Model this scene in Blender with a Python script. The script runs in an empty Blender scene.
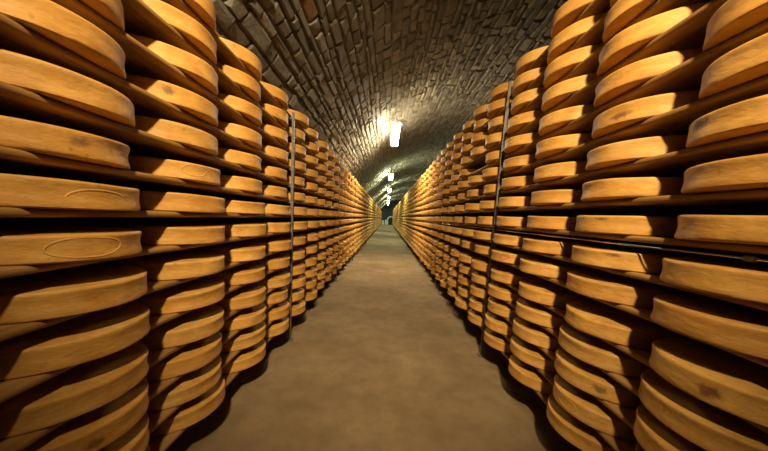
import bpy, bmesh, math, random
from mathutils import Vector, Matrix

R = random.Random(11)
H = 1.58                      # lens height above the aisle floor
C = bpy.context.scene.collection
PI = math.pi

# ------------------------------------------------------------------ helpers
def link(o, parent=None):
    C.objects.link(o)
    if parent is not None:
        o.parent = parent
    return o

def mesh(name, verts, faces, mat, smooth=False):
    me = bpy.data.meshes.new(name)
    me.from_pydata(verts, [], faces)
    me.update()
    if mat is not None:
        me.materials.append(mat)
    if smooth:
        me.polygons.foreach_set('use_smooth', [True] * len(me.polygons))
    return me

def obj(name, me, parent=None, loc=(0, 0, 0), rz=0.0):
    o = bpy.data.objects.new(name, me)
    o.location = loc
    o.rotation_euler = (0, 0, rz)
    return link(o, parent)

def empty(name, loc, rz=0.0):
    o = bpy.data.objects.new(name, None)
    o.empty_display_size = 0.1
    o.location = loc
    o.rotation_euler = (0, 0, rz)
    return link(o)

def tag(o, label, cat, group=None, kind=None):
    o['label'] = label
    o['category'] = cat
    if group:
        o['group'] = group
    if kind:
        o['kind'] = kind
    return o

def structure(o):
    o['kind'] = 'structure'
    return o

class MB:
    """collects vertices and faces of one mesh"""
    def __init__(self):
        self.v, self.f = [], []
    def add(self, vs, fs):
        n = len(self.v)
        self.v.extend(vs)
        self.f.extend([tuple(i + n for i in q) for q in fs])
    def box(self, x0, x1, y0, y1, z0, z1):
        vs = [(x0, y0, z0), (x1, y0, z0), (x1, y1, z0), (x0, y1, z0),
              (x0, y0, z1), (x1, y0, z1), (x1, y1, z1), (x0, y1, z1)]
        self.add(vs, [(0, 3, 2, 1), (4, 5, 6, 7), (0, 1, 5, 4), (1, 2, 6, 5), (2, 3, 7, 6), (3, 0, 4, 7)])
    def extrude_y(self, prof, y0, y1, segs=1):
        """closed profile of (x, z) swept along y, capped"""
        n = len(prof)
        vs = []
        for k in range(segs + 1):
            y = y0 + (y1 - y0) * k / segs
            vs += [(x, y, z) for x, z in prof]
        fs = []
        for k in range(segs):
            for i in range(n):
                j = (i + 1) % n
                fs.append((k * n + i, k * n + j, (k + 1) * n + j, (k + 1) * n + i))
        fs.append(tuple(range(n)))
        fs.append(tuple(reversed(range(segs * n, segs * n + n))))
        self.add(vs, fs)
    def tube_y(self, x, z, r, y0, y1, n=8, segs=1):
        self.extrude_y([(x + r * math.cos(2 * PI * i / n), z + r * math.sin(2 * PI * i / n)) for i in range(n)], y0, y1, segs)
    def build(self, name, mat, parent=None, loc=(0, 0, 0), smooth=False, bevel=0):
        me = mesh(name, self.v, self.f, mat, smooth)
        bm = bmesh.new(); bm.from_mesh(me)
        bmesh.ops.recalc_face_normals(bm, faces=bm.faces)
        if bevel:
            bmesh.ops.bevel(bm, geom=bm.edges[:], offset=bevel, segments=2, affect='EDGES', clamp_overlap=True)
        bm.to_mesh(me); bm.free()
        return obj(name, me, parent, loc)

# ------------------------------------------------------------------ materials
def new_mat(name):
    m = bpy.data.materials.new(name)
    m.use_nodes = True
    nt = m.node_tree
    return m, nt, nt.nodes['Principled BSDF']

def N(nt, t, **kw):
    n = nt.nodes.new(t)
    for k, v in kw.items():
        setattr(n, k, v)
    return n

def ramp(nt, fac, stops):
    r = N(nt, 'ShaderNodeValToRGB')
    e = r.color_ramp.elements
    e[0].position, e[0].color = stops[0][0], (*stops[0][1], 1)
    e[1].position, e[1].color = stops[-1][0], (*stops[-1][1], 1)
    for p, c in stops[1:-1]:
        q = e.new(p); q.color = (*c, 1)
    nt.links.new(fac, r.inputs['Fac'])
    return r.outputs['Color']

def mix(nt, a, b, fac, mode='MIX'):
    m = N(nt, 'ShaderNodeMix', data_type='RGBA', blend_type=mode)
    for s, val in ((0, fac), (6, a), (7, b)):
        if hasattr(val, 'is_linked'):
            nt.links.new(val, m.inputs[s])
        else:
            m.inputs[s].default_value = val if s == 0 else (*val, 1)
    return m.outputs[2]

def noise(nt, vec, scale, detail=4, rough=.55, size=(1, 1, 1)):
    mp = N(nt, 'ShaderNodeMapping')
    mp.inputs['Scale'].default_value = size
    nt.links.new(vec, mp.inputs['Vector'])
    n = N(nt, 'ShaderNodeTexNoise')
    n.inputs['Scale'].default_value = scale
    n.inputs['Detail'].default_value = detail
    n.inputs['Roughness'].default_value = rough
    nt.links.new(mp.outputs[0], n.inputs['Vector'])
    return n.outputs['Fac']

def bump(nt, b, height, strength, dist):
    n = N(nt, 'ShaderNodeBump')
    n.inputs['Strength'].default_value = strength
    n.inputs['Distance'].default_value = dist
    nt.links.new(height, n.inputs['Height'])
    nt.links.new(n.outputs[0], b.inputs['Normal'])

def coords(nt, shift=True):
    tc = N(nt, 'ShaderNodeTexCoord')
    if not shift:
        return tc.outputs['Object']
    oi = N(nt, 'ShaderNodeObjectInfo')
    mul = N(nt, 'ShaderNodeMath', operation='MULTIPLY')
    mul.inputs[1].default_value = 37.0
    nt.links.new(oi.outputs['Random'], mul.inputs[0])
    ad = N(nt, 'ShaderNodeVectorMath', operation='ADD')
    nt.links.new(tc.outputs['Object'], ad.inputs[0])
    nt.links.new(mul.outputs[0], ad.inputs[1])
    return ad.outputs[0]

def rind_material(name, tone):
    m, nt, b = new_mat(name)
    vec = coords(nt, tone == 'object')
    if tone == 'object':
        t = N(nt, 'ShaderNodeObjectInfo').outputs['Random']
    else:
        t = N(nt, 'ShaderNodeAttribute', attribute_name='tone').outputs['Fac']
    base = ramp(nt, t, [(0, (.58, .275, .052)), (.35, (.68, .345, .068)), (.7, (.74, .395, .085)), (1, (.63, .345, .085))])
    blot = noise(nt, vec, 7, 5, .6)
    f1 = ramp(nt, blot, [(.38, (0, 0, 0)), (.70, (1, 1, 1))])
    col = mix(nt, base, (.50, .235, .042), f1)
    streak = noise(nt, vec, 9, 4, .6, (1, 1, 5))
    f2 = ramp(nt, streak, [(.48, (0, 0, 0)), (.75, (.45, .45, .45))])
    col = mix(nt, col, (.82, .52, .17), f2)
    pit = noise(nt, vec, 30, 3, .5)
    f3 = ramp(nt, pit, [(.66, (0, 0, 0)), (.76, (.6, .6, .6))])
    col = mix(nt, col, (.34, .15, .035), f3)
    nt.links.new(col, b.inputs['Base Color'])
    b.inputs['Roughness'].default_value = .55
    b.inputs['Specular IOR Level'].default_value = .3
    h = mix(nt, noise(nt, vec, 26, 5, .6, (1, 1, 2.2)), noise(nt, vec, 6, 3, .5, (1, 1, 2)), .55)
    bump(nt, b, h, .55, .012)
    return m

def wood_material(name):
    m, nt, b = new_mat(name)
    vec = coords(nt)
    g = noise(nt, vec, 16, 6, .65, (1, .07, 1))
    col = ramp(nt, g, [(.25, (.14, .064, .016)), (.5, (.36, .185, .045)), (.75, (.48, .27, .08))])
    st = noise(nt, vec, 3, 4, .6, (1, .5, 1))
    f = ramp(nt, st, [(.5, (0, 0, 0)), (.75, (.55, .55, .55))])
    col = mix(nt, col, (.15, .066, .018), f)
    nt.links.new(col, b.inputs['Base Color'])
    b.inputs['Roughness'].default_value = .62
    bump(nt, b, g, .35, .006)
    return m

def plain(name, c, rough=.5, metal=0.0, nscale=0, dark=None, bstr=0.0):
    m, nt, b = new_mat(name)
    if nscale:
        n = noise(nt, coords(nt), nscale, 5, .6)
        nt.links.new(ramp(nt, n, [(.35, dark or tuple(x * .6 for x in c)), (.65, c)]), b.inputs['Base Color'])
        if bstr:
            bump(nt, b, n, bstr, .004)
    else:
        b.inputs['Base Color'].default_value = (*c, 1)
    b.inputs['Roughness'].default_value = rough
    b.inputs['Metallic'].default_value = metal
    return m

def glow(name, c, strength):
    m, nt, b = new_mat(name)
    b.inputs['Base Color'].default_value = (.8, .8, .8, 1)
    b.inputs['Emission Color'].default_value = (*c, 1)
    b.inputs['Emission Strength'].default_value = strength
    return m

M_RIND = rind_material('cheese rind', 'object')
M_RIND_FAR = rind_material('cheese rind of the far wheels', 'attribute')
M_WOOD = wood_material('spruce board')
M_STEEL = plain('galvanised steel', (.25, .21, .16), .5, .35, 30, (.12, .10, .075))
M_ROD = plain('bright steel rod', (.75, .72, .68), .25, 1.0)
M_CLIP = plain('grey green clip', (.16, .18, .14), .5)
M_CREASE = plain('rind crease', (.72, .38, .095), .6, 0, 20, (.58, .29, .07))
M_HOUSING = plain('grey lamp housing', (.42, .42, .40), .5)
M_CONDUIT = plain('grey conduit', (.38, .35, .30), .45)
M_PALE = plain('pale paint', (.75, .73, .66), .5)
M_DARK = plain('dark opening', (.03, .03, .035), .8)

# soft-edged stains on the rind: the same rind with pigment in a noisy blot
def stain_material(name, c, strength):
    m, nt, b = new_mat(name)
    tc = N(nt, 'ShaderNodeTexCoord')
    uv = tc.outputs['UV']
    sub = N(nt, 'ShaderNodeVectorMath', operation='SUBTRACT'); sub.inputs[1].default_value = (.5, .5, 0)
    nt.links.new(uv, sub.inputs[0])
    ln = N(nt, 'ShaderNodeVectorMath', operation='LENGTH'); nt.links.new(sub.outputs[0], ln.inputs[0])
    n = noise(nt, coords(nt), 45, 4, .65)
    ad = N(nt, 'ShaderNodeMath', operation='MULTIPLY_ADD'); ad.inputs[1].default_value = .75
    nt.links.new(n, ad.inputs[0]); nt.links.new(ln.outputs['Value'], ad.inputs[2])
    a = ramp(nt, ad.outputs[0], [(.46, (strength,) * 3), (.86, (0, 0, 0))])
    b.inputs['Base Color'].default_value = (*c, 1)
    b.inputs['Roughness'].default_value = .65
    nt.links.new(a, b.inputs['Alpha'])
    return m
M_MOULD = stain_material('grey mould', (.24, .155, .07), .7)
M_PINK = stain_material('pink bloom', (.78, .27, .13), .95)
M_BROWN = stain_material('brown scuff', (.24, .10, .03), .8)

# ------------------------------------------------------------------ cheese wheels
WR, WH = 0.316, 0.097
HK = WH / .102
def wheel_geometry(seed, segs, detail=True):
    r = random.Random(seed)
    prof = [(0, .000), (.90, .000), (.976, .001), (.994, .006), (.998, .014)]
    prof += ([(.990, .032), (.986, .050), (.989, .069), (.995, .082)] if detail else [(.986, .051)])
    prof += [(1.000, .0915), (.998, .0962), (.989, .1008), (.968, .1022), (.90, .1020), (0, .0995)] if detail else [(.997, .092), (.975, .102), (.85, .101), (0, .1)]
    amp = [(k, r.uniform(.0015, .0045) / k ** .6, r.uniform(0, 6.28)) for k in (2, 3, 5, 8)]
    zam = [(k, r.uniform(.0012, .0032) / k ** .5, r.uniform(0, 6.28)) for k in (1, 2, 4)]
    bel = [(k, r.uniform(.001, .004), r.uniform(0, 6.28)) for k in (2, 3)]
    vs, fs = [], []
    rings = []
    for pr, pz in prof:
        if pr == 0:
            rings.append([len(vs)]); vs.append((0, 0, pz * HK)); continue
        ring = []
        for i in range(segs):
            a = 2 * PI * i / segs
            w = sum(A * math.sin(k * a + p) for k, A, p in amp)
            bl = sum(A * math.sin(k * a + p) for k, A, p in bel) * math.sin(PI * min(1, max(0, pz / WH)))
            dz = sum(A * math.sin(k * a + p) for k, A, p in zam) * (pz / WH) ** 2
            rad = (WR * .988) * pr + (w + bl) * (pr > .85)
            ring.append(len(vs)); vs.append((rad * math.cos(a), rad * math.sin(a), pz * HK + dz))
        rings.append(ring)
    for a, b in zip(rings, rings[1:]):
        for i in range(segs):
            j = (i + 1) % segs
            if len(a) == 1: fs.append((a[0], b[j], b[i]))
            elif len(b) == 1: fs.append((a[i], a[j], b[0]))
            else: fs.append((a[i], a[j], b[j], b[i]))
    return vs, fs

NVAR = 10
WHEELS = [mesh('cheese_wheel', *wheel_geometry(s, 112), M_RIND, True) for s in range(NVAR)]
for me in WHEELS:
    me.set_sharp_from_angle(angle=math.radians(38))

# ------------------------------------------------------------------ rack layout
BAYS = 18
ROW_Z = {'left': {6: 1.072, 5: .889, 4: .706, 3: .515, 2: .328, 1: .140, 0: -.038, -1: -.220, -2: -.412, -3: -.600, -4: -.793, -5: -.963, -6: -1.138, -7: -1.314},
         'right': {8: 1.487, 7: 1.315, 6: 1.133, 5: .943, 4: .750, 3: .557, 2: .365, 1: .173, 0: -.018, -1: -.202, -2: -.380, -3: -.586, -4: -.755, -5: -.924, -6: -1.100, -7: -1.280}}
def shelf_z(side, i):
    t = ROW_Z[side]
    return H + (t[i] if i in t else t[max(t)] + .185)
SIDE = {
    'left':  dict(s=-1, xf=1.030, y0=1.151, p=.680, rows=range(-7, 7), z=lambda i: shelf_z('left', i)),
    'right': dict(s=1,  xf=1.150, y0=1.095, p=.665, rows=range(-7, 9), z=lambda i: shelf_z('right', i)),
}
NCOL = {k: 4 + 5 * BAYS - 5 for k in SIDE}
for k, d in SIDE.items():
    d['xc'] = d['s'] * (d['xf'] + .318)
    d['post'] = lambda n, d=d: d['y0'] + d['p'] * (3.5 + 5 * n) + (.05 if d['s'] > 0 and n > 0 else 0)      # n-th upright
BOARD_T = .030
BF, BB = .104, .530                                                   # board front / back edge behind the wheel fronts

def ordinal(n):
    return ['', 'first', 'second', 'third', 'fourth', 'fifth', 'sixth', 'seventh', 'eighth', 'ninth', 'tenth',
            'eleventh', 'twelfth', 'thirteenth', 'fourteenth', 'fifteenth', 'sixteenth', 'seventeenth', 'eighteenth', 'nineteenth', 'twentieth'][n]

def shelf_words(i):
    return (ordinal(i + 1) + ' shelf above eye level') if i >= 0 else (ordinal(-i) + ' shelf below eye level')

def column_words(c):
    if c <= 3:
        return ordinal(4 - c) + ' column before first upright'
    n, k = divmod(c - 4, 5)
    return ordinal(k + 1) + ' column past ' + ordinal(n + 1) + ' upright'

# camera model used only to rank the wheels by how large they show
CAM_M = Matrix(((0.99821938, -0.05963549, 0.00129661), (0.00896389, 0.12848235, -0.99167128), (0.05897222, 0.98991711, 0.12878814)))
FPX, PX, PY = 298.7, 384.0, 256.0
def project(x, y, z):
    c = CAM_M.transposed() @ Vector((x, y, z - H))
    if c.z > -.05: return None
    return PX + FPX * c.x / -c.z, PY - FPX * c.y / -c.z

def shown_area(x, y, z, s):
    pts = []
    for a in range(-80, 81, 20):
        t = math.radians(a)
        for dz in (0, WH):
            q = project(x - s * WR * math.cos(t), y + WR * math.sin(t), z + dz)
            if q is None: return 0
            pts.append((min(768, max(0, q[0])), min(451, max(0, q[1]))))
    xs, ys = [p[0] for p in pts], [p[1] for p in pts]
    return (max(xs) - min(xs)) * (max(ys) - min(ys))

# how far single wheels sit off their regular place, along the rack (near columns) and in depth (by shelf)
DY = {
 ('left', 0): {3: -.043, 2: -.006, 1: -.043, 0: .004, -1: 0, -2: .019, -3: .026, -4: .007, -5: .004, -6: -.011},
 ('left', 1): {5: -.066, 4: -.048, 3: -.052, 2: -.056, 1: -.042, 0: .02, -1: .01, -2: .004, -3: .001, -4: -.011, -5: -.052, -6: -.047, -7: -.002},
 ('left', 2): {5: -.122, 4: -.085, 3: -.078, 2: -.095, 1: -.072, 0: -.014, -1: .012},
 ('right', 0): {4: .01, 3: -.008, 2: .011, 1: -.002, 0: -.006, -1: .021, -2: .032, -3: -.03, -4: .025, -5: .011},
 ('right', 1): {6: -.008, 5: .006, 4: -.007, 3: -.038, 2: -.026, 1: -.013, 0: -.007, -1: -.019, -2: -.004, -3: -.027, -4: .013, -5: .016, -6: -.003, -7: .03},
 ('right', 2): {7: -.012, 6: -.007, 5: -.018, 4: -.022, 2: -.034, 1: -.03, 0: -.005, -1: .03, -2: .042, -3: .006, -4: .015, -5: .024, -6: .036, -7: .023}}
TANS = {('left', 0): 1.228, ('left', 1): 1.85, ('left', 2): 2.49, ('right', 0): 1.066, ('right', 1): 1.603, ('right', 2): 2.155}
def set_back(side, i):
    if side == 'left': return .030 if i >= 1 else 0.0
    return .012 if i >= 2 else -.010 if i <= -1 else 0.0

spots = []
EMPTY_SPOT = {('right', 4, 5)}                                        # one wheel is missing on the right rack
for side, d in SIDE.items():
    for i in d['rows']:
        prev = None
        for c in range(-1, NCOL[side]):
            if (side, i, c) in EMPTY_SPOT: prev = None; continue
            sb = set_back(side, i)
            known = DY.get((side, c), {}).get(i)
            if known is not None:
                jx, jy = 0, known + sb * TANS[(side, c)]
            else:
                jx, jy = max(-.022, min(.022, R.gauss(0, .011))), R.uniform(-.012, .012)
            y = d['y0'] + d['p'] * c + jy + (0 if side == 'left' or c < 3 else .028 if c == 3 else .055)
            if prev is not None: y = max(y, prev + 2 * WR + .008)
            prev = y
            x, z = d['xc'] + d['s'] * (jx + sb), d['z'](i) + .0007
            spots.append([shown_area(x, y, z, d['s']), side, i, c, x, y, z, d['s']])
spots.sort(key=lambda q: -q[0])
near, far = spots[:300], spots[300:]

# marks on single wheels: (side, shelf, column): (part name, angle about the wheel, height, width, height span)
MARKS = {
    ('left', 1, 0): [('mould_patch', -14, .058, .080, .045, 'M')],
    ('left', 3, 1): [('mould_patch', -44, .060, .070, .050, 'M')],
    ('left', -1, 0): [('oval_crease', -18, .050, .230, .072, 'C')],
    ('left', 0, 0): [('curved_crease', -10, .045, .200, .060, 'C')],
    ('left', 1, 1): [('oval_crease', -22, .058, .150, .060, 'C')],
    ('left', -5, 0): [('brown_scuff', -24, .040, .075, .045, 'B')],
    ('right', 0, 1): [('mould_patch', 198, .082, .100, .030, 'M')],
    ('right', -1, 1): [('mould_patch', 214, .080, .110, .035, 'M')],
    ('right', 2, 0): [('mould_patch', 160, .062, .130, .050, 'M')],
    ('right', 3, 1): [('brown_scuff', 196, .040, .150, .040, 'B')],
    ('right', -2, 3): [('pink_patch', 212, .052, .150, .075, 'P')],
    ('right', -3, 0): [('brown_scuff', 197, .046, .085, .055, 'B')],
    ('right', -7, 3): [('oval_crease', 226, .045, .120, .060, 'C')],
    ('right', -5, 1): [('mould_patch', 222, .050, .100, .055, 'M')],
    ('right', -2, 2): [('curved_crease', 226, .050, .150, .050, 'C')],
    ('right', -6, 1): [('oval_crease', 190, .050, .130, .055, 'C')],
}
MARK_WORDS = {'mould_patch': 'with grey smudge', 'oval_crease': 'with oval crease', 'curved_crease': 'with curved crease',
              'brown_scuff': 'with brown scuff', 'pink_patch': 'with pink patch'}

def rim_at(me, ang, h, lift):
    """point on a wheel mesh's rim (mesh rings from the profile list) at local angle and height"""
    best = None
    segs = 112
    f = (ang / (2 * PI) * segs) % segs
    i0, u = int(f) % segs, f - int(f)
    prev = None
    for ring in range(3, 11):                                          # rim rings
        a = me.vertices[1 + (ring - 1) * segs + i0].co
        b = me.vertices[1 + (ring - 1) * segs + (i0 + 1) % segs].co
        p = a.lerp(b, u)
        if prev is not None and prev.z <= h <= p.z:
            t = (h - prev.z) / max(1e-6, p.z - prev.z)
            q = prev.lerp(p, t); break
        prev = p
    else:
        q = prev.copy() if h > .05 else a.copy(); q.z = h
    rad = math.hypot(q.x, q.y) + lift
    return (rad * math.cos(ang), rad * math.sin(ang), h)

def add_mark(wheel, rot, spec):
    name, deg, h, w, hh, kind = spec
    me = wheel.data
    a0 = math.radians(deg) - rot
    if kind == 'C':                                                    # a raised fold line in the rind
        n, m = 44, 6
        full = name == 'oval_crease'
        pts = []
        for k in range(n + (0 if full else 1)):
            t = 2 * PI * k / n if full else PI * (.08 + .95 * k / n)
            pts.append((w / 2 * math.cos(t) + .004 * math.sin(3 * t), hh / 2 * math.sin(t) * (1 if full else .9)))
        vs, fs = [], []
        N_ = len(pts)
        for k, (pu, pv) in enumerate(pts):
            qa = pts[(k + 1) % N_] if full or k < N_ - 1 else pts[k]
            qb = pts[k - 1] if full or k > 0 else pts[k]
            tu, tv = qa[0] - qb[0], qa[1] - qb[1]
            L = math.hypot(tu, tv) or 1
            nu, nv = -tv / L, tu / L
            for j in range(m):
                g = 2 * PI * j / m
                off, lift = .0040 * math.cos(g), .0011 * math.sin(g)
                vs.append(rim_at(me, a0 + (pu + nu * off) / WR, min(.084, max(.012, h + pv + nv * off)), lift))
        for k in range(N_ if full else N_ - 1):
            k2 = (k + 1) % N_
            for j in range(m):
                j2 = (j + 1) % m
                fs.append((k * m + j, k * m + j2, k2 * m + j2, k2 * m + j))
        obj(name, mesh(name, vs, fs, M_CREASE, True), wheel)
    else:
        nu, nv = 14, 6
        vs, fs, uv = [], [], []
        for b in range(nv + 1):
            for a in range(nu + 1):
                vs.append(rim_at(me, a0 + w * (a / nu - .5) / WR, min(.085, max(.012, h + hh * (b / nv - .5))), .0007))
                uv.append((a / nu, b / nv))
        for b in range(nv):
            for a in range(nu):
                q = b * (nu + 1) + a
                fs.append((q, q + 1, q + nu + 2, q + nu + 1))
        pm = mesh(name, vs, fs, {'M': M_MOULD, 'P': M_PINK, 'B': M_BROWN}[kind], True)
        lay = pm.uv_layers.new(name='UVMap')
        for lp in pm.loops:
            lay.data[lp.index].uv = uv[lp.vertex_index]
        obj(name, pm, wheel)

for k, (area, side, i, c, x, y, z, s) in enumerate(near):
    rot = R.uniform(0, 2 * PI)
    o = obj('cheese_wheel', WHEELS[R.randrange(NVAR)], None, (x, y, z), rot)
    mk = MARKS.get((side, i, c))
    if mk:
        tag(o, f"wheel {MARK_WORDS[mk[0][0]]}, {side} rack, {shelf_words(i)}, {column_words(c)}", 'cheese', 'cheese wheels on the racks')
        for spec in mk:
            add_mark(o, rot, spec)
    else:
        tag(o, f"golden cheese wheel, {side} rack, {shelf_words(i)}, {column_words(c)}", 'cheese', 'cheese wheels on the racks')

# all the wheels farther along, past the three hundred that show largest
FAR_GEO = [wheel_geometry(100 + s, 40, False) for s in range(6)]
fv, ff, ft = [], [], []
for area, side, i, c, x, y, z, s in far:
    vs, fs = FAR_GEO[R.randrange(6)]
    n = len(fv); rot = R.uniform(0, 2 * PI); cs, sn = math.cos(rot), math.sin(rot)
    fv.extend([(x + cs * a - sn * b, y + sn * a + cs * b, z + h) for a, b, h in vs])
    ff.extend([tuple(q + n for q in f) for f in fs])
    ft.extend([R.random()] * len(vs))
fm = mesh('cheese_wheels', fv, ff, M_RIND_FAR, True)
at = fm.attributes.new('tone', 'FLOAT', 'POINT'); at.data.foreach_set('value', ft)
tag(obj('cheese_wheels', fm), 'countless golden cheese wheels shrinking towards the far end of both racks', 'cheese', None, 'stuff')

# ------------------------------------------------------------------ shelf boards
def board_geometry(L, seed):
    r = random.Random(seed)
    w, t = BB - BF, BOARD_T
    prof = []
    for cx, cz, a0 in ((.012, .012, PI), (w - .012, .012, 1.5 * PI), (w - .012, t - .012, 0), (.012, t - .012, .5 * PI)):
        for k in range(4):
            a = a0 + PI / 2 * k / 3
            prof.append((cx + .012 * math.cos(a), cz + .012 * math.sin(a)))
    mb = MB()
    mb.extrude_y(prof, -L / 2, L / 2, 24)
    ph = [r.uniform(0, 6.28) for _ in range(3)]
    n = len(prof)
    for q in range(len(mb.v)):
        x, y, z = mb.v[q]
        wob = .004 * math.sin(2.1 * y + ph[0]) + .003 * math.sin(5.3 * y + ph[1])
        mb.v[q] = (x + (wob if x < w / 2 else 0), y, z)
    return mb

top_me = {}
def bay_limits(side, n):
    d = SIDE[side]
    y1 = d['post'](n); y0 = d['post'](n - 1)
    return y0 + .016, y1 - .016

NEAR_BAYS = 9
board_me = {}
for side, d in SIDE.items():
    L = 5 * d['p'] - .032
    board_me[side] = []
    for v in range(3):
        mb = board_geometry(L, v)
        me = mesh('shelf_board', mb.v, mb.f, M_WOOD, True)
        bm = bmesh.new(); bm.from_mesh(me); bmesh.ops.recalc_face_normals(bm, faces=bm.faces); bm.to_mesh(me); bm.free()
        board_me[side].append(me)
    mb = MB(); mb.box(0, .24, -L / 2, L / 2, 0, BOARD_T)
    o = mb.build('shelf_board', M_WOOD, bevel=.006); top_me[side] = o.data; bpy.data.objects.remove(o)

far_boards = MB()
n_boards = 0
for n in range(BAYS):
    for side, d in SIDE.items():
        y0, y1 = bay_limits(side, n)
        rows = list(d['rows']) + [max(d['rows']) + 1]
        for i in rows:
            z = d['z'](i) - BOARD_T
            bare = i > max(d['rows'])
            x = d['s'] * (d['xf'] + (.27 if bare else BF))
            if n < NEAR_BAYS and n_boards < 300:
                n_boards += 1
                o = obj('shelf_board', top_me[side] if bare else board_me[side][R.randrange(3)], None, (x, (y0 + y1) / 2, z), 0 if d['s'] > 0 else PI)
                under = 'bare top board' if i > max(d['rows']) else 'wooden board of ' + shelf_words(i)
                where = 'before first upright' if n == 0 else f'past {ordinal(n)} upright'
                tag(o, f"{under}, {side} rack, {where}", 'shelf', 'rack boards')
            else:
                x0, x1 = sorted((x, d['s'] * (d['xf'] + BB)))
                far_boards.box(x0, x1, y0, y1, z, z + BOARD_T)
fo = far_boards.build('shelf_boards', M_WOOD)
tag(fo, 'thin wooden shelf boards of both racks near the far end of the aisle', 'shelf', None, 'stuff')

# ------------------------------------------------------------------ uprights
def upright_parts(side):
    d = SIDE[side]
    top = d['z'](max(d['rows'])) + .03
    parts = []
    fp = MB()                                                          # open channel with slots suggested by inset webs
    fp.box(-.014, -.011, -.012, .012, .008, top)
    fp.box(-.011, .014, -.012, -.009, .008, top)
    fp.box(-.011, .014, .009, .012, .008, top)
    parts.append(('front_post', fp, 0.0))
    rp = MB(); rp.box(.458, .486, -.016, .016, .008, top)
    parts.append(('rear_post', rp, 0.0))
    rows = list(d['rows'])
    for i in rows:
        b = MB()
        z = d['z'](i) - BOARD_T
        b.box(.016, .456, -.030, .030, z - .0125, z - .0012)
        b.box(-.017, -.014, -.008, .008, z - .012, z + .004)
        b.box(-.015, .016, -.0145, -.012, z - .030, z + .004)
        b.box(-.015, .016, .012, .0145, z - .030, z + .004)
        parts.append(('bracket', b, 0.0))
    ft = MB(); ft.box(-.045, .045, -.045, .045, 0, .008)
    ft.box(-.036, -.020, -.036, -.020, .008, .016); ft.box(-.036, -.020, .020, .036, .008, .016)
    parts.append(('foot_plate', ft, 0.0))
    return parts

for side, d in SIDE.items():
    made = [(nm, mb.build(nm, M_STEEL)) for nm, mb, _ in upright_parts(side)]
    protos = []
    for nm, o in made:
        protos.append((nm, o.data)); bpy.data.objects.remove(o)
    whole = MB()
    for nm, mb, _ in upright_parts(side):
        whole.add(mb.v, mb.f)
    wo = whole.build('rack_upright', M_STEEL); wm = wo.data; bpy.data.objects.remove(wo)
    for n in range(BAYS):
        loc = (d['s'] * (d['xf'] + .084), d['post'](n), 0)
        rz = 0 if d['s'] > 0 else PI
        if n < 5:
            t = empty('rack_upright', loc, rz)
            for nm, me in protos:
                obj(nm, me, t)
        else:
            t = obj('rack_upright', wm, None, loc, rz)
        tag(t, f"slotted grey metal upright on {side} rack, {ordinal(n + 1)} from the camera", 'post', f'uprights of the {side} rack')

# thin steel rod under the eye-level boards of the right rack
rod = empty('steel_rod', (SIDE['right']['xf'] + .104, 0, H - .0675))
mb = MB(); mb.tube_y(0, 0, .0042, .5, 18.0, 8, 1)
mb.build('rod', M_ROD, rod, smooth=True)
mb = MB(); mb.box(-.009, .009, 1.005, 1.045, -.010, .010)
mb.build('clip', M_CLIP, rod, bevel=.003)
for n in range(4):
    mb = MB(); y = SIDE['right']['post'](n); mb.box(-.0062, .006, y - .014, y + .014, -.006, .0065)
    mb.build('post_clip', M_STEEL, rod)
tag(rod, 'thin shiny steel rod running along the right rack just below eye level', 'rod')

# ------------------------------------------------------------------ setting: vault, walls, floor
Y_BACK, Y_END = -4.5, 66.0
PROFILE = [(-1.98, .95), (-1.84, 1.22), (-1.60, 1.55), (-1.22, 1.93), (-.75, 2.37), (-.40, 2.72), (-.05, 2.99), (.40, 3.28), (.95, 3.54),
           (1.6, 3.79), (2.3, 3.95), (3.0, 3.99), (3.7, 3.90), (4.4, 3.62), (5.0, 3.22), (5.6, 2.62), (6.05, 1.9), (6.3, 1.1)]
def spline(pts, per=8):
    out = []
    for k in range(len(pts) - 1):
        p0 = pts[max(0, k - 1)]; p1 = pts[k]; p2 = pts[k + 1]; p3 = pts[min(len(pts) - 1, k + 2)]
        for j in range(per):
            t = j / per
            out.append(tuple(.5 * (2 * b + (c - a) * t + (2 * a - 5 * b + 4 * c - d_) * t * t + (3 * b - a - 3 * c + d_) * t ** 3)
                             for a, b, c, d_ in zip(p0, p1, p2, p3)))
    out.append(pts[-1])
    return out
curve = spline(PROFILE)
arc = [0.0]
for a, b in zip(curve, curve[1:]):
    arc.append(arc[-1] + math.hypot(b[0] - a[0], b[1] - a[1]))
def on_vault(s, lift=0.0):
    """point at arc length s; lift is towards the inside of the tunnel"""
    s = min(max(s, 0), arc[-1] - 1e-6)
    lo, hi = 0, len(arc) - 1
    while hi - lo > 1:
        md = (lo + hi) // 2
        if arc[md] <= s: lo = md
        else: hi = md
    t = (s - arc[lo]) / (arc[hi] - arc[lo])
    a, b = curve[lo], curve[hi]
    tx, tz = b[0] - a[0], b[1] - a[1]
    L = math.hypot(tx, tz)
    return a[0] + tx * t + tz / L * lift, H + a[1] + tz * t - tx / L * lift

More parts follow.
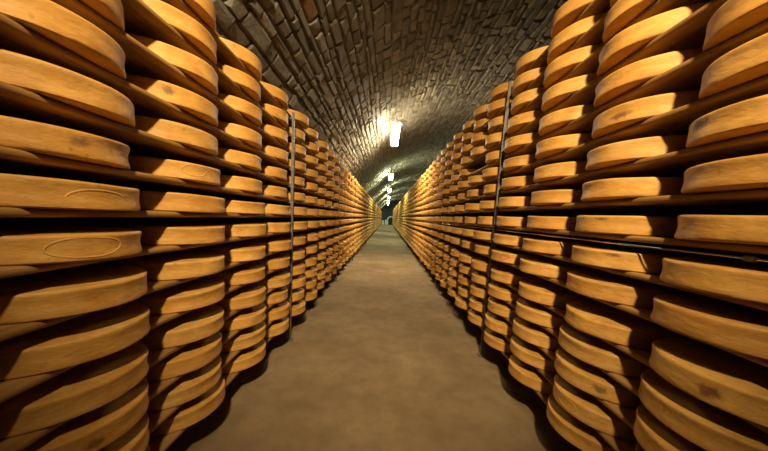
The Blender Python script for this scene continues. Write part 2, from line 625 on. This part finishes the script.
def stone_material():
    m, nt, b = new_mat('rough vault stone')
    vec = coords(nt, False)
    tone = N(nt, 'ShaderNodeAttribute', attribute_name='tone').outputs['Fac']
    base = ramp(nt, tone, [(0, (.17, .158, .115)), (.3, (.24, .22, .16)), (.62, (.31, .285, .21)), (.93, (.39, .36, .27)), (1, (.36, .20, .10))])
    n1 = noise(nt, vec, 5, 6, .65)
    f = ramp(nt, n1, [(.40, (0, 0, 0)), (.70, (.75, .75, .75))])
    col = mix(nt, base, (.20, .175, .13), f)
    n2 = noise(nt, vec, 14, 6, .7)
    f2 = ramp(nt, n2, [(.55, (0, 0, 0)), (.75, (.55, .55, .55))])
    col = mix(nt, col, (.62, .56, .44), f2)
    nt.links.new(col, b.inputs['Base Color'])
    b.inputs['Roughness'].default_value = .72
    b.inputs['Specular IOR Level'].default_value = .35
    h = mix(nt, n1, n2, .5)
    bump(nt, b, h, .9, .045)
    return m
M_STONE = stone_material()

mb_v, mb_f, tones = [], [], []
# mortar backing
NB = 60
rows_s = [arc[-1] * k / NB for k in range(NB + 1)]
ys = [Y_BACK, Y_END]
for y in ys:
    for s in rows_s:
        x, z = on_vault(s, -.03); mb_v.append((x, y, z)); tones.append(.02)
for k in range(NB):
    mb_f.append((k, k + 1, NB + 2 + k, NB + 1 + k))
# stones laid in courses along the tunnel
WAVE = [[(R.uniform(.008, .022), R.uniform(.5, 1.6), R.uniform(0, 6.28)) for _ in range(3)] for _ in range(120)]
def course_wave(ci, y):
    return sum(A * math.sin(k * y + p) for A, k, p in WAVE[ci])
s = .0
ci = -1
while s < arc[-1] - .08:
    ci += 1
    wdt = R.uniform(.11, .19)
    s1 = min(s + wdt, arc[-1])
    y = Y_BACK + R.uniform(-.4, 0)
    while y < Y_END:
        ln = R.choice((R.uniform(.18, .34), R.uniform(.28, .52)))
        y1 = min(y + ln, Y_END)
        g = R.uniform(.004, .010)
        lift = R.uniform(.000, .024)
        til = R.uniform(-.010, .010); til2 = R.uniform(-.009, .009)
        ym = (y + y1) / 2
        w0, w1 = course_wave(ci, ym), course_wave(ci + 1, ym)
        sa, sb, ya, yb = s + w0 + g + R.uniform(-.009, .010), s1 + w1 - g - R.uniform(-.009, .010), max(y, Y_BACK) + g, y1 - g
        wed = R.uniform(-.011, .011)
        if yb - ya > .06 and sb - sa > .04:
            n = len(mb_v)
            e = min(.028, (sb - sa) * .22)
            for (su, yu, lf) in ((sa - wed, ya, -.03), (sb + wed, ya, -.03), (sb - wed, yb, -.03), (sa + wed, yb, -.03)):
                x, z = on_vault(su, lf); mb_v.append((x, yu, z))
            for (su, yu, lf) in ((sa + e * .3, ya + e * .3, -til - til2 - .010), (sb - e * .3, ya + e * .3, til - til2 - .010), (sb - e * .3, yb - e * .3, til + til2 - .010), (sa + e * .3, yb - e * .3, -til + til2 - .010)):
                x, z = on_vault(su + R.uniform(-.012, .012), lift + lf); mb_v.append((x, yu + R.uniform(-.010, .010), z))
            for (su, yu, lf) in ((sa + e, ya + e, -til - til2), (sb - e, ya + e, til - til2), (sb - e, yb - e, til + til2), (sa + e, yb - e, -til + til2)):
                x, z = on_vault(su + R.uniform(-.016, .016), lift + lf + R.uniform(-.004, .012)); mb_v.append((x, yu + R.uniform(-.025, .025), z))
            for b0, b1 in ((0, 4), (4, 8)):
                for q in range(4):
                    r2 = (q + 1) % 4
                    mb_f.append((n + b0 + q, n + b0 + r2, n + b1 + r2, n + b1 + q))
            mb_f.append((n + 8, n + 9, n + 10, n + 11))
            t = R.random() ** 1.0 * .95
            if R.random() < .004: t = 1.0
            tones += [t] * 12
        y = y1
    s = s1
vm = mesh('ceiling', mb_v, mb_f, M_STONE)
at = vm.attributes.new('tone', 'FLOAT', 'POINT'); at.data.foreach_set('value', tones)
structure(obj('ceiling', vm))

# floor
def floor_material():
    m, nt, b = new_mat('worn concrete')
    vec = coords(nt, False)
    n1 = noise(nt, vec, .9, 6, .6)
    n2 = noise(nt, vec, 5, 6, .65)
    col = ramp(nt, n1, [(.33, (.195, .127, .058)), (.52, (.265, .180, .086)), (.70, (.34, .24, .123))])
    f = ramp(nt, n2, [(.42, (0, 0, 0)), (.72, (.6, .6, .6))])
    col = mix(nt, col, (.155, .105, .052), f)
    n3 = noise(nt, vec, 60, 3, .5)
    f3 = ramp(nt, n3, [(.68, (0, 0, 0)), (.80, (.35, .35, .35))])
    col = mix(nt, col, (.45, .39, .28), f3)
    nt.links.new(col, b.inputs['Base Color'])
    rr = ramp(nt, n2, [(.3, (.78, .78, .78)), (.7, (.92, .92, .92))])
    nt.links.new(rr, b.inputs['Roughness'])
    b.inputs['Specular IOR Level'].default_value = .2
    bump(nt, b, n2, .25, .01)
    return m
XL_, XR_ = PROFILE[0][0], PROFILE[-1][0]
mb = MB(); mb.box(XL_ - .2, XR_ + .2, Y_BACK, Y_END + 1, -.10, 0)
structure(mb.build('floor', floor_material()))

M_WALL = plain('grey wall stone', (.16, .14, .11), .85, 0, 6, (.08, .07, .055), .6)
mb = MB(); mb.box(XL_ - .2, XL_, Y_BACK, Y_END, 0, H + PROFILE[0][1])
structure(mb.build('wall_left', M_WALL))
mb = MB(); mb.box(XR_, XR_ + .2, Y_BACK, Y_END, 0, H + PROFILE[-1][1])
structure(mb.build('wall_right', M_WALL))
mb = MB(); mb.box(1.98, 2.12, Y_BACK, Y_END, 0, H + SIDE['right']['z'](8) - H + .24)  # unseen wall added behind the right rack, blocks light so its gaps stay dark
structure(mb.build('wall_light_blocker', M_WALL))
M_END = plain('blue grey end wall', (.115, .13, .15), .9, 0, 4, (.045, .05, .062), .6)
mb = MB(); mb.box(XL_ - .2, XR_ + .2, Y_END, Y_END + .3, 0, H + 4.2)
structure(mb.build('wall_far', M_END))
mb = MB(); mb.box(XL_ - .2, XR_ + .2, Y_BACK - .3, Y_BACK, 0, H + 4.2)
structure(mb.build('wall_near', M_WALL))

# arched doorway at the far end
dr = empty('door_1', (.95, Y_END, 0)); structure(dr)
ring = MB()
n = 20
outer, inner = [], []
for k in range(n + 1):
    a = PI * k / n
    outer.append((.85 * math.cos(a), 1.05 + .85 * math.sin(a))); inner.append((.56 * math.cos(a), 1.05 + .56 * math.sin(a)))
outer = [(.85, 0)] + outer + [(-.85, 0)]; inner = [(.56, 0)] + inner + [(-.56, 0)]
k2 = len(outer)
vs = [(x, -.18, z) for x, z in outer] + [(x, -.18, z) for x, z in inner] + [(x, 0, z) for x, z in outer] + [(x, 0, z) for x, z in inner]
fs = []
for k in range(k2 - 1):
    fs += [(k, k + 1, k2 + k + 1, k2 + k), (2 * k2 + k, 2 * k2 + k + 1, k + 1, k), (k2 + k, k2 + k + 1, 3 * k2 + k + 1, 3 * k2 + k)]
ring.add(vs, fs)
structure(ring.build('door_frame', M_PALE, dr))
lf = MB(); vs = [(x, -.03, z) for x, z in inner]
lf.add(vs + [(x, 0, z) for x, z in inner], [tuple(range(len(vs)))] + [(k, k + 1, len(vs) + k + 1, len(vs) + k) for k in range(len(vs) - 1)])
structure(lf.build('dark_panel', M_DARK, dr))  # flat dark panel stands in for the opening

# small pale bins standing by the doorway
for (bx, by, w, h, lab) in ((-.75, Y_END - 1.2, .5, .85, 'small pale bin at the far end of the aisle, beside the left rack'),
                            (-.05, Y_END - 1.6, .55, 1.0, 'small pale bin at the far end of the aisle, next to the arched doorway')):
    t = empty('storage_bin', (bx, by, 0)); tag(t, lab, 'bin', 'pale bins at the far end')
    mb = MB(); mb.box(-w / 2, w / 2, -w / 2, w / 2, 0, h); mb.build('bin_body', M_PALE, t, bevel=.03)
    mb = MB(); mb.box(-w / 2 - .02, w / 2 + .02, -w / 2 - .02, w / 2 + .02, h, h + .06); mb.build('lid', M_HOUSING, t, bevel=.015)

# ------------------------------------------------------------------ lamps
S = 10.0
LX, LZ = .115, H + 2.565
LL, LW = 2.55, .24
LAMP_POWER = 108.0
WARM = (1.0, .78, .50); WHITE = (1.0, .85, .60); GREEN = (.84, 1.0, .66)
g_warm = glow('warm lamp glow', WHITE, 128.0)
g_green = glow('greenish lamp glow', GREEN, LAMP_POWER)
g_near = glow('floodlight lens glow', WARM, 8.0)
FLOOD = 1800.0
order = ['second', 'third', 'fourth', 'fifth', 'sixth']
for k in range(1, 7):
    t = empty('ceiling_lamp', (LX, S * k, LZ))
    LL = 2.45
    zs = .085 if k == 1 else .115                                     # height of the glowing lens
    gm = g_warm if k == 1 else g_green
    d_ = MB()
    d_.extrude_y([(-LW / 2, zs), (-LW / 2, .02), (-LW / 2 + .03, 0), (LW / 2 - .03, 0), (LW / 2, .02), (LW / 2, zs)], -LL / 2, LL / 2)
    d_.build('diffuser', gm, t)
    h_ = MB(); h_.extrude_y([(-LW / 2 + .012, zs + .001), (LW / 2 - .012, zs + .001), (LW / 2 - .05, zs + .03), (-LW / 2 + .05, zs + .03)], -LL / 2 - .02, LL / 2 + .02)
    h_.build('housing', M_HOUSING, t)
    for sg in (-1, 1):
        e_ = MB(); y = sg * (LL / 2 + .012); e_.box(-LW / 2 - .004, LW / 2 + .004, y - .011, y + .011, .82 * zs, zs)
        e_.build('end_cap', M_HOUSING, t)
        st = MB(); st.box(-.006, .006, sg * LL * .36 - .006, sg * LL * .36 + .006, zs + .02, .60); st.build('hanger', M_HOUSING, t)
    lab = 'biggest and brightest white ceiling lamp over the aisle' if k == 1 else f'white ceiling lamp over the aisle, {order[k - 2]} in the line by size'
    tag(t, lab, 'lamp', 'ceiling lamps above the aisle')

# unseen lamp just behind the camera, placed from wheel shadows; aimed form is added
fl = empty('unseen_floodlight', (LX, -1.2, H + 2.58))
aim = Vector((0, 6.4, -3.3)).normalized()
tilt = math.atan2(-aim.z, aim.y)
head = empty('lamp_head', (0, 0, 0)); head.parent = fl; head.rotation_euler = (-tilt, 0, 0)
mb = MB(); mb.box(-.15, .15, -.16, -.03, -.11, .11); mb.build('housing', M_HOUSING, head, bevel=.01)
mb = MB(); mb.box(-.13, .13, -.032, -.024, -.09, .09); mb.build('lens', g_near, head)
mb = MB(); mb.box(-.165, -.153, -.11, -.07, -.02, .30); mb.box(.153, .165, -.11, -.07, -.02, .30); mb.box(-.165, .165, -.11, -.07, .30, .312)
mb.build('yoke', M_STEEL, fl)
sp = bpy.data.lights.new('shaped_flood_beam', 'SPOT')
sp.energy = FLOOD; sp.color = WARM; sp.spot_size = math.radians(79); sp.spot_blend = 1.0; sp.shadow_soft_size = .10  # soft cone shaped to dim the near wheels, imitating lens falloff
so = link(bpy.data.objects.new('shaped_flood_beam', sp), fl)
so.rotation_euler = (PI / 2 - tilt, 0, 0)
tag(fl, 'unseen lamp added overhead behind the camera, aimed to dim the near wheels', 'lamp')

mb = MB(); mb.tube_y(-.085, H + 2.86, .011, 8.2, Y_END - .1, 8, 1)
tag(mb.build('cable_conduit', M_CONDUIT, smooth=True), 'thin grey conduit running along the vault beside the lamps', 'conduit')

# ------------------------------------------------------------------ world, camera, colour management
w = bpy.data.worlds.new('cellar'); bpy.context.scene.world = w
w.use_nodes = True
w.node_tree.nodes['Background'].inputs[0].default_value = (0, 0, 0, 1)
w.node_tree.nodes['Background'].inputs[1].default_value = 0

cam = bpy.data.cameras.new('camera')
cam.sensor_width = 36; cam.sensor_fit = 'HORIZONTAL'
cam.lens = FPX / 768 * 36
cam.shift_y = 30.5 / 768
cam.clip_start = .02; cam.clip_end = 300
co = bpy.data.objects.new('camera', cam)
co.matrix_world = Matrix.Translation((0, 0, H)) @ CAM_M.to_4x4()
C.objects.link(co)
sc = bpy.context.scene
sc.camera = co
sc.cycles.diffuse_bounces = 1
sc.view_settings.view_transform = 'Standard'
sc.view_settings.look = 'None'
sc.view_settings.gamma = 1
sc.view_settings.use_curve_mapping = False
sc.view_settings.exposure = 0.0
